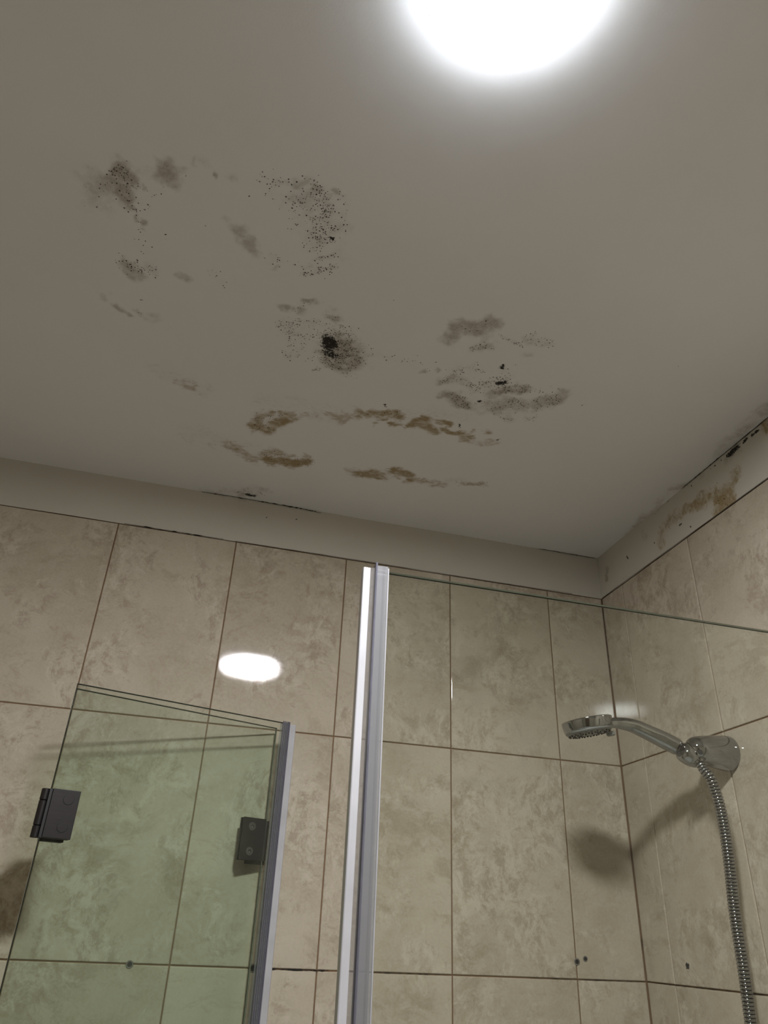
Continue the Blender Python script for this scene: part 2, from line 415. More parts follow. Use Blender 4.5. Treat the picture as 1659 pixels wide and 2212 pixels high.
CEIL_DOTS = [(((-1.1492,-0.7977),(-1.1387,-0.7988)),0.0064,0.8),
  (((-1.146,-0.7896),(-1.1251,-0.7523)),0.0109,0.55),
  (((-1.1251,-0.7523),(-1.1217,-0.7357)),0.0041,0.8),
  (((-1.1217,-0.7357),(-1.1182,-0.7234)),0.0035,0.5),
  (((-1.1126,-0.7827),(-1.0977,-0.7801)),0.0079,0.35),
  (((-1.1087,-0.7459),(-1.1109,-0.6946)),0.0083,0.16),
  (((-1.1187,-0.682),(-1.1065,-0.666)),0.0067,0.2),
  (((-1.1353,-0.6355),(-1.1114,-0.6256)),0.0086,0.5),
  (((-1.0952,-0.6408),(-1.0916,-0.6186)),0.0071,0.3),
  (((-1.0136,-0.6564),(-0.9903,-0.6334)),0.0063,0.2),
  (((-1.1673,-0.7512),),0.0188,0.14),
  (((-0.9602,-0.8333),(-0.9322,-0.8383),(-0.9176,-0.8399),(-0.8909,-0.8395),(-0.8587,-0.8391)),0.0052,0.55),
  (((-0.9027,-0.8395),(-0.8757,-0.8294)),0.0131,0.45),
  (((-0.8751,-0.8266),(-0.8663,-0.7961)),0.0094,0.9),
  (((-0.9058,-0.7995),(-0.8866,-0.7898)),0.0124,0.5),
  (((-0.9055,-0.8202),(-0.8902,-0.8059)),0.0121,0.35),
  (((-0.8761,-0.7994),(-0.8703,-0.7697)),0.0118,0.6),
  (((-0.9103,-0.78),(-0.8841,-0.7621)),0.0098,0.3),
  (((-0.9461,-0.8195),(-0.9227,-0.8096)),0.0106,0.2),
  (((-0.8546,-0.7713),),0.0036,1),
  (((-0.8498,-0.8223),(-0.8381,-0.7698)),0.0054,0.25),
  (((-0.9362,-0.7088),(-0.8982,-0.7065)),0.0046,0.45),
  (((-0.8737,-0.7493),(-0.8615,-0.7144)),0.0148,0.3),
  (((-0.8851,-0.707),(-0.872,-0.7111)),0.0062,0.75),
  (((-0.8769,-0.6921),(-0.8399,-0.7149)),0.0032,0.95),
  (((-0.8809,-0.6946),),0.0039,0.9),
  (((-0.8661,-0.7238),(-0.8402,-0.7425)),0.0038,0.7),
  (((-0.929,-0.7199),(-0.9265,-0.7119)),0.0038,0.5),
  (((-0.8947,-0.5785),(-0.8577,-0.5804)),0.0124,0.4),
  (((-0.8874,-0.5753),(-0.862,-0.5474)),0.0143,0.55),
  (((-0.8544,-0.5837),(-0.8436,-0.5992)),0.0071,0.4),
  (((-0.8776,-0.5572),(-0.8625,-0.5643)),0.0037,1),
  (((-0.8642,-0.5374),(-0.8695,-0.507)),0.0084,0.4),
  (((-0.838,-0.5111),(-0.8282,-0.5106)),0.0077,0.3),
  (((-0.8185,-0.49),(-0.8137,-0.4903)),0.004,0.6),
  (((-0.8165,-0.5678),(-0.8107,-0.5321)),0.011,1),
  (((-0.7967,-0.5604),(-0.7743,-0.5391)),0.0251,1.0),
  (((-0.793,-0.5097),(-0.7691,-0.5274)),0.0078,1),
  (((-0.8129,-0.5193),(-0.7942,-0.5155)),0.0106,0.9),
  (((-0.8208,-0.6215),),0.0069,0.7),
  (((-0.8114,-0.6095),(-0.7953,-0.6027),(-0.7764,-0.5887)),0.0026,1),
  (((-0.8776,-0.617),(-0.8676,-0.6233)),0.0069,0.25),
  (((-0.8247,-0.5965),(-0.8226,-0.5749)),0.0036,0.5),
  (((-0.7393,-0.5613),(-0.692,-0.5586),(-0.6393,-0.5498)),0.0057,0.2),
  (((-0.5759,-0.6248),(-0.5543,-0.6364)),0.0064,0.7),
  (((-0.5511,-0.6636),(-0.5322,-0.6596),(-0.5074,-0.6573)),0.0036,0.6),
  (((-0.501,-0.6753),(-0.4668,-0.6727)),0.0071,0.35),
  (((-0.5848,-0.5613),(-0.5613,-0.5689)),0.0127,0.5),
  (((-0.5793,-0.5465),(-0.5286,-0.5261)),0.008,0.7),
  (((-0.6041,-0.5266),(-0.5798,-0.5385)),0.0081,0.2),
  (((-0.55,-0.4944),(-0.5376,-0.4759)),0.0074,0.8),
  (((-0.5709,-0.4903),(-0.5557,-0.4855)),0.0074,0.4),
  (((-0.5175,-0.5485),(-0.4923,-0.5633)),0.0101,0.9),
  (((-0.5005,-0.5354),(-0.4573,-0.5563)),0.0092,0.7),
  (((-0.5069,-0.5867),(-0.4986,-0.5716)),0.0088,0.45),
  (((-0.4963,-0.4867),(-0.4549,-0.5075)),0.0161,0.3),
  (((-0.459,-0.5104),),0.0085,0.7),
  (((-0.4731,-0.4622),(-0.4468,-0.4664)),0.0055,0.7),
  (((-0.4191,-0.5194),(-0.4018,-0.535),(-0.3844,-0.5601)),0.0117,0.35),
  (((-0.4555,-0.5448),(-0.4197,-0.562)),0.0103,0.25),
  (((-0.4114,-0.4857),),0.0088,0.4),
  (((-0.6289,-0.6385),(-0.5969,-0.6697)),0.009,0.12),
  (((-0.5743,-0.6824),),0.0052,0.2),
  (((-0.9049,-0.0287),(-0.8629,-0.0264)),0.0072,0.7),
  (((-0.8668,-0.3415),(-0.8985,-0.3127)),0.0101,0.3),
  (((-0.8931,-0.2912),(-0.8686,-0.2914)),0.0106,0.3),
  (((-0.8688,-0.1901),(-0.7861,-0.1911)),0.0116,0.35),
  (((-0.7157,-0.3918),(-0.6465,-0.4044)),0.0089,0.15),
  (((-0.4686,-0.2243),(-0.4048,-0.2325)),0.0068,0.3),
  (((-0.9012,-0.3346),(-0.8749,-0.3358)),0.009,0.35)]
CEIL_RUST = [(((-0.9088,-0.2859),(-0.8793,-0.283),(-0.8658,-0.3035),(-0.8455,-0.3304)),0.0106,0.8),
  (((-0.9044,-0.2794),(-0.9011,-0.3119),(-0.8867,-0.3379)),0.0106,0.6),
  (((-0.8596,-0.3469),(-0.8406,-0.3502)),0.0079,0.7),
  (((-0.8306,-0.3384),),0.0068,0.6),
  (((-0.8162,-0.3584),(-0.7944,-0.3611)),0.009,0.4),
  (((-0.7675,-0.3701),(-0.7469,-0.3709),(-0.7232,-0.3743)),0.0101,0.5),
  (((-0.7473,-0.3524),(-0.7369,-0.3667)),0.0069,0.4),
  (((-0.7198,-0.3934),(-0.7043,-0.3896)),0.0078,0.75),
  (((-0.698,-0.4036),(-0.6696,-0.4057),(-0.6448,-0.4049)),0.0089,0.9),
  (((-0.6822,-0.3849),(-0.6629,-0.3913)),0.0034,0.7),
  (((-0.6526,-0.3748),(-0.634,-0.381)),0.0057,0.9),
  (((-0.6798,-0.3657),),0.0046,0.6),
  (((-0.6103,-0.3858),(-0.6006,-0.4106),(-0.5824,-0.3921),(-0.5683,-0.381)),0.0103,0.9),
  (((-0.6164,-0.4023),(-0.597,-0.3996)),0.0057,0.6),
  (((-0.5619,-0.4144),(-0.5474,-0.4131)),0.0068,0.95),
  (((-0.549,-0.3938),(-0.533,-0.3865),(-0.5177,-0.3916)),0.0069,0.95),
  (((-0.5167,-0.3888),(-0.4915,-0.381)),0.007,0.6),
  (((-0.4683,-0.4098),),0.0081,0.7),
  (((-0.4904,-0.3781),(-0.4608,-0.3749),(-0.4376,-0.3877)),0.0059,0.35),
  (((-0.5005,-0.3942),(-0.4998,-0.4072)),0.0047,0.6),
  (((-0.881,-0.1949),(-0.8483,-0.2148)),0.0089,0.5),
  (((-0.8672,-0.1781),(-0.843,-0.179),(-0.8255,-0.1795)),0.0117,1),
  (((-0.847,-0.2064),(-0.8228,-0.2057)),0.0064,0.5),
  (((-0.8138,-0.1799),(-0.7843,-0.1972)),0.0092,1),
  (((-0.7953,-0.2151),(-0.7858,-0.2058)),0.0064,0.6),
  (((-0.9466,-0.2074),(-0.9214,-0.19),(-0.8923,-0.1695)),0.0112,0.6),
  (((-0.6734,-0.1886),(-0.6458,-0.1923),(-0.619,-0.1919)),0.012,0.9),
  (((-0.6698,-0.186),(-0.635,-0.2093)),0.0094,0.8),
  (((-0.6014,-0.2171),(-0.5733,-0.2191),(-0.5554,-0.1982)),0.0106,0.95),
  (((-0.5704,-0.1891),(-0.5543,-0.1947)),0.0068,0.7),
  (((-0.6966,-0.192),(-0.6874,-0.1876)),0.008,0.4),
  (((-0.5411,-0.1993),(-0.4865,-0.2063)),0.0082,0.5),
  (((-0.4886,-0.2213),(-0.4551,-0.2445)),0.0054,0.25),
  (((-0.446,-0.2262),(-0.4055,-0.2342)),0.0068,0.45),
  (((-1.0532,-0.3766),(-1.024,-0.3686)),0.0094,0.4),
  (((-1.082,-0.4002),(-1.0075,-0.3712)),0.0183,0.15),
  (((-1.0165,-0.2174),(-0.9223,-0.1984)),0.0304,0.15),
  (((-0.8002,-0.3682),(-0.5305,-0.443)),0.0201,0.15),
  (((-0.9064,-0.3766),(-0.7863,-0.3876)),0.0173,0.14)]
CEIL_BLACK = [(((-0.8139,-0.5629),(-0.8108,-0.5558)),0.012,1),
  (((-0.8118,-0.5378),(-0.7977,-0.5315)),0.0076,0.8),
  (((-0.8219,-0.5752),),0.0045,0.8),
  (((-0.8024,-0.5312),(-0.7969,-0.5354)),0.0048,0.8),
  (((-0.8546,-0.7713),(-0.8517,-0.7705)),0.0029,1),
  (((-0.5159,-0.5975),(-0.5143,-0.5918)),0.0038,1),
  (((-0.5083,-0.5515),(-0.4962,-0.5581)),0.004,1),
  (((-0.5179,-0.4952),),0.0032,1),
  (((-0.6804,-0.4314),(-0.6749,-0.4245)),0.0016,0.9),
  (((-0.5282,-0.4195),(-0.524,-0.4085)),0.0017,0.9),
  (((-0.4385,-0.3989),(-0.4418,-0.3929)),0.0018,0.8),
  (((-1.1387,-0.7981),(-1.1342,-0.7946)),0.0045,0.5),
  (((-0.8905,-0.021),(-0.8725,-0.0188)),0.0044,0.9),
  (((-0.7863,-0.5279),(-0.773,-0.5407)),0.0058,0.45),
  (((-0.8765,-0.8178),(-0.8691,-0.7968)),0.0041,0.4),
  (((-0.4929,-0.5406),(-0.4756,-0.5516)),0.0061,0.4),
  (((-1.0571,-0.812),),0.001,0.9),
  (((-1.0867,-0.7687),),0.0011,0.9),
  (((-1.0547,-0.7657),),0.0011,0.9),
  (((-1.0269,-0.7381),),0.0011,0.9),
  (((-1.0938,-0.7357),),0.0011,0.9),
  (((-1.0806,-0.6973),),0.0012,0.9),
  (((-1.082,-0.7045),),0.0012,0.9),
  (((-0.9732,-0.803),),0.0011,0.9),
  (((-0.9511,-0.7816),),0.0011,0.9),
  (((-0.9152,-0.6957),),0.0012,0.9),
  (((-0.3378,-0.5435),),0.0017,0.9),
  (((-0.7022,-0.5625),),0.0015,0.9),
  (((-0.2365,-0.6849),),0.0015,0.9),
  (((-0.7377,-0.6831),),0.0013,0.9),
  (((-0.9921,-0.6299),),0.0013,0.9),
  (((-1.1168,-0.5634),),0.0014,0.9),
  (((-1.1193,-0.5345),),0.0014,0.9),
  (((-1.3069,-0.0646),),0.0021,0.9),
  (((-0.6644,-0.576),),0.0015,0.9),
  (((-0.6291,-0.5693),),0.0015,0.9),
  (((-0.6365,-0.9085),),0.001,0.9)]
RIGHT_SMUDGE = [(((-0.0363,2.4633),(-0.0323,2.4323)),0.0054,0.6),
  (((-0.2032,2.4833),(-0.2102,2.465)),0.0087,0.25),
  (((-0.4196,2.4985),),0.0074,0.35),
  (((-0.4889,2.4205),(-0.5075,2.4416)),0.0074,0.4),
  (((-0.0579,2.4708),(-0.0683,2.4583)),0.0072,0.2),
  (((-0.4972,2.4909),(-0.5309,2.4924)),0.0076,0.35)]
RIGHT_DOTS = [(((-0.5037,2.4985),(-0.5304,2.4977)),0.0055,0.9),
  (((-0.4453,2.4309),(-0.4626,2.4163)),0.0105,0.25),
  (((-0.3908,2.462),(-0.4184,2.4615)),0.0019,0.5)]
RIGHT_RUST = [(((-0.2585,2.4265),(-0.2665,2.4472),(-0.2954,2.457),(-0.3316,2.4587),(-0.3879,2.4517)),0.0106,0.55),
  (((-0.3879,2.4517),(-0.4511,2.4358),(-0.4862,2.4253)),0.0112,0.75),
  (((-0.4862,2.4253),(-0.5024,2.4383),(-0.5142,2.4505)),0.0094,0.5),
  (((-0.4449,2.4295),(-0.484,2.4041)),0.0105,0.9),
  (((-0.4384,2.407),(-0.4565,2.41)),0.0087,0.8),
  (((-0.4184,2.4615),(-0.3908,2.462)),0.0036,0.5),
  (((-0.6003,2.514),(-0.6111,2.49)),0.0096,0.7),
  (((-0.5585,2.517),(-0.6169,2.5085)),0.0066,0.3)]
RIGHT_BLACK = [(((-0.4997,2.4994),(-0.5115,2.4967)),0.0038,1),
  (((-0.5124,2.4996),(-0.5287,2.4988)),0.0051,1),
  (((-0.5482,2.4991),(-0.5555,2.5007)),0.003,1),
  (((-0.5706,2.4987),(-0.588,2.499)),0.0026,1),
  (((-0.56,2.5),),0.0016,1),
  (((-0.463,2.4998),(-0.459,2.501)),0.0014,0.9),
  (((-0.4815,2.5),),0.0018,0.9),
  (((-0.4492,2.4996),),0.0018,0.9),
  (((-0.3863,2.4976),),0.0023,1),
  (((-0.3298,2.4336),(-0.3347,2.4334)),0.0023,1),
  (((-0.3619,2.4124),),0.0019,1),
  (((-0.2373,2.437),),0.0021,1),
  (((-0.1271,2.4519),(-0.1302,2.4467)),0.0023,0.9),
  (((-0.4598,2.4612),),0.0014,1),
  (((-0.1015,2.4078),),0.0023,0.5),
  (((-0.1196,2.446),(-0.1267,2.4502)),0.0018,0.5),
  (((-0.4145,2.4638),),0.0022,0.7),
  (((-0.5342,2.4968),(-0.5383,2.4968)),0.0013,1),
  (((-0.2836,2.5036),(-0.253,2.5014)),0.0021,0.5),
  (((-0.3107,2.5059),(-0.2972,2.5044)),0.002,0.5)]
BACK_SMUDGE = [(((-0.9021,2.5098),(-0.8174,2.5142)),0.0068,0.35)]
BACK_BLACK = [(((-0.7705,2.4776),),0.0025,1),
  (((-0.8408,2.4764),),0.0018,1),
  (((-0.8379,2.4697),),0.0017,1),
  (((-0.9753,2.5111),(-0.8923,2.5155)),0.0022,0.4),
  (((-1.1029,2.3885),(-1.0739,2.3881)),0.001,0.5)]

def value_noise(U, V, scale, seed):
    r = np.random.RandomState(seed).rand(256, 256)
    x, y = U * scale + 997.3, V * scale + 991.7
    i, j = np.floor(x).astype(int), np.floor(y).astype(int)
    fx, fy = x - i, y - j
    fx, fy = fx * fx * (3 - 2 * fx), fy * fy * (3 - 2 * fy)
    g = lambda a, c: r[a % 256, c % 256]
    return (g(i, j) * (1 - fx) + g(i + 1, j) * fx) * (1 - fy) + (g(i, j + 1) * (1 - fx) + g(i + 1, j + 1) * fx) * fy

def field(U, V, data, warp=1.0):
    w = lambda k: sum(a * (value_noise(U, V, f, k + n) - 0.5) for n, (f, a) in enumerate(((40.0, 0.014), (95.0, 0.009), (210.0, 0.005))))
    body = 0.62 + 0.62 * (0.6 * value_noise(U, V, 55.0, 71) + 0.4 * value_noise(U, V, 140.0, 72))
    U, V = U + warp * w(11), V + warp * w(37)
    F = np.zeros(U.shape)
    for pts, r, amp in data:
        P = [np.array(p) for p in pts]
        if len(P) == 1: P = [P[0], P[0]]
        D = np.full(U.shape, 1e9)
        for a, b in zip(P, P[1:]):
            d = b - a; L = float(d @ d)
            t = np.clip(((U - a[0]) * d[0] + (V - a[1]) * d[1]) / L, 0, 1) if L > 1e-12 else 0.0
            D = np.minimum(D, np.hypot(U - a[0] - t * d[0], V - a[1] - t * d[1]))
        q = np.clip(1.45 - 0.65 * D / r, 0, 1)
        F = np.maximum(F, amp * q * (0.4 + 0.6 * q))
    return F * (body if warp > 0.5 else 1.0)

def grid_plane(name, us, vs_, to3d, fields, mat, parent=None, flip=False, lift=None):
    U, V = np.meshgrid(us, vs_, indexing='ij')
    pts = [to3d(u, v) for u, v in zip(U.ravel(), V.ravel())]
    nu, nv = U.shape
    faces = []
    for i in range(nu - 1):
        for j in range(nv - 1):
            q = (i * nv + j, (i + 1) * nv + j, (i + 1) * nv + j + 1, i * nv + j + 1)
            faces.append(q[::-1] if flip else q)
    me = bpy.data.meshes.new(name)
    me.from_pydata(pts, [], faces)
    me.materials.append(mat)
    for k in ('smudge', 'dots', 'rust', 'black'):
        a = me.attributes.new(k, 'FLOAT', 'POINT')
        if fields.get(k):
            a.data.foreach_set('value', field(U, V, fields[k], 0.2 if k == 'black' else 1.0).ravel())
    a = me.attributes.new('plane_uv', 'FLOAT_VECTOR', 'POINT')
    a.data.foreach_set('vector', np.stack([U.ravel(), V.ravel(), np.zeros(U.size)], 1).ravel())
    me.update()
    o = bpy.data.objects.new(name, me)
    C.objects.link(o)
    if parent: o.parent = parent
    return o

def lines(lo, hi, flo, fhi, fine, coarse=0.1):
    out = list(np.arange(lo, flo, coarse)) + list(np.arange(flo, fhi, fine)) + list(np.arange(fhi, hi, coarse)) + [hi]
    return [v for i, v in enumerate(out) if i == 0 or v - out[i - 1] > 1e-4]

# ------------------------------------------------------------------ ceiling
XL, YF = -1.95, -2.35
ceil = grid_plane('ceiling', lines(XL, 0.004, -1.30, 0.0, 0.003), lines(YF, 0.004, -0.90, 0.0, 0.003),
                  lambda u, v: (u, v, CEIL),
                  dict(smudge=CEIL_SMUDGE, dots=CEIL_DOTS, rust=CEIL_RUST, black=CEIL_BLACK), M['plaster'], flip=True)
tag(ceil, 'white painted plaster ceiling with black and ochre mould patches', kind='structure')

# ------------------------------------------------------------------ tiled walls
TW, TH, GAP = 0.25, 0.40, 0.0022
TILE_TOP = 2.3975
ZROWS = [0.0, 0.4, 0.8, 1.2, 1.6, 2.0, TILE_TOP]

def tile_wall(parent, us, frame, seed):
    """frame(u, depth, z) -> point, depth grows out of the wall into the room"""
    rnd = random.Random(seed)
    verts, faces, seeds = [], [], []
    for u0, u1 in zip(us, us[1:]):
        for z0, z1 in zip(ZROWS, ZROWS[1:]):
            a0, a1, b0, b1 = u0 + GAP / 2, u1 - GAP / 2, z0 + GAP / 2, z1 - GAP / 2
            ti, tj = rnd.uniform(-.0012, .0012), rnd.uniform(-.0010, .0010)
            sd = (rnd.uniform(-50, 50), rnd.uniform(-50, 50), rnd.uniform(-50, 50))
            base = len(verts)
            for ins, dep in ((0.0, -0.0022), (0.0, -0.0013), (0.0003, -0.0008), (0.0008, -0.0003), (0.0018, 0.0)):
                for (cu, cz) in ((a0 + ins, b0 + ins), (a1 - ins, b0 + ins), (a1 - ins, b1 - ins), (a0 + ins, b1 - ins)):
                    d = dep + ti * (cu - (u0 + u1) / 2) + tj * (cz - (z0 + z1) / 2)
                    verts.append(frame(cu, d, cz)); seeds.append(sd)
            for r in range(4):
                for k in range(4):
                    p, q = base + r * 4 + k, base + r * 4 + (k + 1) % 4
                    faces.append((p, q, q + 4, p + 4))
            faces.append(tuple(base + 16 + k for k in range(4)))
    me = bpy.data.meshes.new('tile_cladding')
    me.from_pydata(verts, [], faces)
    me.materials.append(M['tile'])
    a = me.attributes.new('tile_seed', 'FLOAT_VECTOR', 'POINT')
    a.data.foreach_set('vector', np.array(seeds).ravel())
    bm = bmesh.new(); bm.from_mesh(me); bmesh.ops.recalc_face_normals(bm, faces=bm.faces); bm.to_mesh(me); bm.free()
    o = bpy.data.objects.new('tile_cladding', me)
    C.objects.link(o); o.parent = parent
    return o

def slab(name, x0, x1, y0, y1, z0, z1, mat, parent=None):
    bm = bmesh.new(); box(bm, x0, x1, y0, y1, z0, z1)
    return link(name, bm, mat, parent)

def colsback():
    u = [-0.1462 - TW * k for k in range(7)] + [XL]
    return sorted(u) + [-0.0006]
def colsright():
    u = [-0.0916 - TW * k for k in range(9)] + [YF]
    return sorted(u) + [-0.0006]

wall_back = slab('wall_back', XL, 0.12, 0.0022, 0.12, 0, CEIL, M['grout'])
tag(wall_back, 'marbled beige tiled wall straight ahead behind both glass panes', kind='structure')
tile_wall(wall_back, colsback(), lambda u, d, z: (u, -d, z), 11)
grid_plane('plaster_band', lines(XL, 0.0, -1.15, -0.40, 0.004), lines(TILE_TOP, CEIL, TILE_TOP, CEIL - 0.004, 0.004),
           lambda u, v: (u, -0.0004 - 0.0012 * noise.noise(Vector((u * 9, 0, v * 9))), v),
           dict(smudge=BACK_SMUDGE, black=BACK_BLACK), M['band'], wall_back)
wall_right = slab('wall_right', 0.0022, 0.12, YF, 0.0022, 0, CEIL, M['grout'])
tag(wall_right, 'marbled beige tiled wall on the right carrying the shower', kind='structure')
tile_wall(wall_right, colsright(), lambda u, d, z: (-d, u, z), 23)
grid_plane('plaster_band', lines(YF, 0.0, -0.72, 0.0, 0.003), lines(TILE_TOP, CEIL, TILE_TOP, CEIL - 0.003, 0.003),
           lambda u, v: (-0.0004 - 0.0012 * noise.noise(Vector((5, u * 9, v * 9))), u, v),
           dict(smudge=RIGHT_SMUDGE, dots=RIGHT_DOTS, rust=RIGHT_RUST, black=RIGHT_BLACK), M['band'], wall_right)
wall_left = slab('wall_left', XL - 0.12, XL, YF, 0.12, 0, CEIL, M['grout'])
tag(wall_left, kind='structure')
tile_wall(wall_left, sorted([-TW * k for k in range(10)] + [YF]), lambda u, d, z: (XL + 0.0022 + d, u, z), 31)
wall_front = slab('wall_front', XL - 0.12, 0.12, YF - 0.12, YF, 0, CEIL, M['grout'])
tag(wall_front, kind='structure')
tile_wall(wall_front, sorted([XL + TW * k for k in range(8)] + [0.0]), lambda u, d, z: (u, YF + 0.0022 + d, z), 37)
flo = slab('floor', XL - 0.12, 0.12, YF - 0.12, 0.12, -0.1, 0.0, M['floor'])
tag(flo, kind='structure')
for nm, par, fr in (('plaster_band', wall_left, lambda u, v: (XL + 0.001, u, v)), ('plaster_band', wall_front, lambda u, v: (u, YF + 0.001, v))):
    grid_plane(nm, [YF if par is wall_left else XL, 0.0], [TILE_TOP, CEIL], fr, {}, M['plaster'], par)

door_1 = slab('door_1', -1.65, -0.85, YF + 0.002, YF + 0.045, 0.0, 2.05, M['wood'])  # unseen dark door, added so the chrome has something dark to reflect
tag(door_1, kind='structure')
bm = bmesh.new(); lathe(bm, [(0, 0.022), (0.008, 0.022), (0.009, 0.009), (0.05, 0.009), (0.052, 0.022), (0.072, 0.026), (0.08, 0.015)], (-0.93, YF + 0.045, 1.0), (0, 1, 0), 32)
link('door_handle', bm, M['alu'], door_1, smooth=True)

# hairline cracks and grime lines along the joints
def crack(name, pts, w, off, parent, normal):
    rnd = random.Random(len(pts) + int(w * 1e6))
    P = catmull(pts, 14)
    bm = bmesh.new(); n = Vector(normal); prev = None
    for i, p in enumerate(P):
        t = (P[min(i + 1, len(P) - 1)] - P[max(i - 1, 0)]).normalized()
        s = n.cross(t).normalized()
        ww = w * (0.25 + rnd.random() ** 2 * 1.2) * min(1, 6 * i / len(P) + .1, 6 * (1 - i / len(P)) + .1)
        c = p + n * off + s * rnd.uniform(-w, w) * 0.5
        cur = (bm.verts.new(c + s * ww), bm.verts.new(c - s * ww), bm.verts.new(c - n * off * 0.5))
        if prev:
            for k in range(3): bm.faces.new((prev[k], prev[(k + 1) % 3], cur[(k + 1) % 3], cur[k]))
        prev = cur
    return link(name, bm, M['crack'], parent)
NB, NR = (0, -1, 0), (-1, 0, 0)
crack('joint_crack', [(-0.99, 0, 2.5068), (-0.92, 0, 2.5078), (-0.86, 0, 2.5078), (-0.80, 0, 2.5070), (-0.75, 0, 2.5062), (-0.715, 0, 2.504)], 0.0013, 0.0026, wall_back, NB)
crack('joint_crack', [(-0.16, 0, 2.5078), (-0.08, 0, 2.5074), (-0.005, 0, 2.5074)], 0.0008, 0.0026, wall_back, NB)
crack('joint_crack', [(-1.135, 0, TILE_TOP + .0008), (-1.03, 0, TILE_TOP), (-0.925, 0, TILE_TOP)], 0.0010, 0.0022, wall_back, NB)
crack('joint_crack', [(-0.90, 0, TILE_TOP), (-0.6, 0, TILE_TOP + .0006), (-0.3, 0, TILE_TOP), (-0.08, 0, TILE_TOP + .001)], 0.0003, 0.0022, wall_back, NB)
crack('joint_crack', [(0, -0.005, TILE_TOP), (0, -0.15, TILE_TOP + .0006), (0, -0.35, TILE_TOP), (0, -0.6, TILE_TOP)], 0.0002, 0.0022, wall_right, NR)
crack('grout_mould', [(-0.752, 0, 1.6), (-0.72, 0, 1.6), (-0.67, 0, 1.6), (-0.625, 0, 1.6)], 0.0011, 0.0006, wall_back, NB)
crack('grout_mould', [(-0.60, 0, 1.6), (-0.55, 0, 1.6), (-0.48, 0, 1.6), (-0.40, 0, 1.6)], 0.0006, 0.0006, wall_back, NB)
crack('grout_mould', [(-0.0012, 0, 2.385), (-0.001, 0, 2.33), (-0.0012, 0, 2.27), (-0.001, 0, 2.20)], 0.0010, 0.0008, wall_back, NB)
crack('grout_mould', [(-0.25, 0, 1.6), (-0.15, 0, 1.6), (-0.06, 0, 1.6), (-0.003, 0, 1.6)], 0.0006, 0.0006, wall_back, NB)
crack('grout_mould', [(0, -0.004, 1.6), (0, -0.12, 1.6), (0, -0.25, 1.6), (0, -0.45, 1.6)], 0.0005, 0.0006, wall_right, NR)
crack('joint_crack', [(0, -0.36, 2.5062), (0, -0.43, 2.5066), (0, -0.5, 2.5066), (0, -0.62, 2.5066)], 0.0009, 0.0026, wall_right, NR)

# ------------------------------------------------------------------ round ceiling lamp
lamp = empty('ceiling_lamp', (-0.7487, -1.1570, CEIL))
tag(lamp, 'round flush white ceiling lamp, switched on', 'lamp')
bm = bmesh.new()
lathe(bm, [(0.0, 0.0880), (0.0195, 0.0895), (0.0200, 0.0890), (0.0200, 0.0860), (0.0, 0.0850)], (0, 0, 0), (0, 0, -1), 96)
link('lamp_body', bm, M['white_metal'], lamp, smooth=False)
bm = bmesh.new()
lathe(bm, [(0.0200, 0.0903), (0.0236, 0.0901)], (0, 0, 0), (0, 0, -1), 96)
link('opal_rim', bm, M['side'], lamp, smooth=False)
bm = bmesh.new()
lathe(bm, [(0.0236, 0.0901), (0.0238, 0.084), (0.0240, 0.05), (0.0241, 0.0)], (0, 0, 0), (0, 0, -1), 96)
link('diffuser', bm, M['diffuser'], lamp, smooth=False)

# ------------------------------------------------------------------ glass panes
def pane(name, length, z0, z1, mat, parent, th=0.006, y=0.0, x0=0.0):
    """glass sheet along local +x; main faces glass, ground edges with dark arrises"""
    bm = bmesh.new()
    h, c = th / 2, 0.0009
    def rect(ins, yy):
        return [bm.verts.new((px, y + yy, pz)) for px, pz in ((x0 + ins, z0 + ins), (x0 + length - ins, z0 + ins), (x0 + length - ins, z1 - ins), (x0 + ins, z1 - ins))]
    rs = [rect(c, -h), rect(0, -h + c), rect(0, h - c), rect(c, h)]
    f = bm.faces.new(rs[0]); f.material_index = 0
    f = bm.faces.new(rs[3][::-1]); f.material_index = 0
    for i, mi in ((0, 2), (1, 1), (2, 2)):
        for k in range(4):
            f = bm.faces.new((rs[i][k], rs[i][(k + 1) % 4], rs[i + 1][(k + 1) % 4], rs[i + 1][k])); f.material_index = mi
    return link(name, bm, [mat, M['edge'], M['edge_dark']], parent)

def extrude_profile(name, poly, z0, z1, mat, parent, bevel=0.0, smooth=False):
    bm = bmesh.new()
    a = [bm.verts.new((x, y, z0)) for x, y in poly]
    b = [bm.verts.new((x, y, z1)) for x, y in poly]
    skin(bm, [a, b])
    return link(name, bm, mat, parent, bevel=bevel, smooth=smooth)

# fixed shower screen, parallel to the back wall
screen = empty('shower_screen', (-0.7655, -0.775, 0))
tag(screen, 'large fixed glass shower screen with a pale vertical seal on its left edge', 'shower screen')
pane('glass_panel', 0.7655, 0.0, 2.0, M['pane'], screen)
ch = extrude_profile('wall_channel', [(0.7645, -0.010), (0.7645, 0.010), (0.745, 0.010), (0.745, 0.0075), (0.762, 0.0075), (0.762, -0.0075), (0.745, -0.0075), (0.745, -0.010)], 0.0, 2.0, M['alu'], screen)
ch['label'] = 'aluminium wall channel'
seal = extrude_profile('edge_seal', [(0.0125, -0.0042), (0.0125, -0.0056), (0.0095, -0.0052), (0.0080, -0.0062), (0.0065, -0.0052), (0.0006, -0.0050), (0.0002, -0.0046),
      (0.0002, 0.0046), (0.0010, 0.0050), (0.0125, 0.0056), (0.0125, 0.0042), (0.0010, 0.0040), (0.0010, -0.0040)], 0.0, 2.004, M['clip'], screen)
seal['label'] = 'clear plastic edge seal'
o = extrude_profile('seal_lip', [(0.0002, -0.0074), (-0.0010, -0.0078), (-0.0018, -0.0070), (-0.0012, 0.0040), (0.0002, 0.0040)], 0.0, 2.0065, M['lip'], seal)  # dark line of refraction in the clear seal, painted as a grey strip
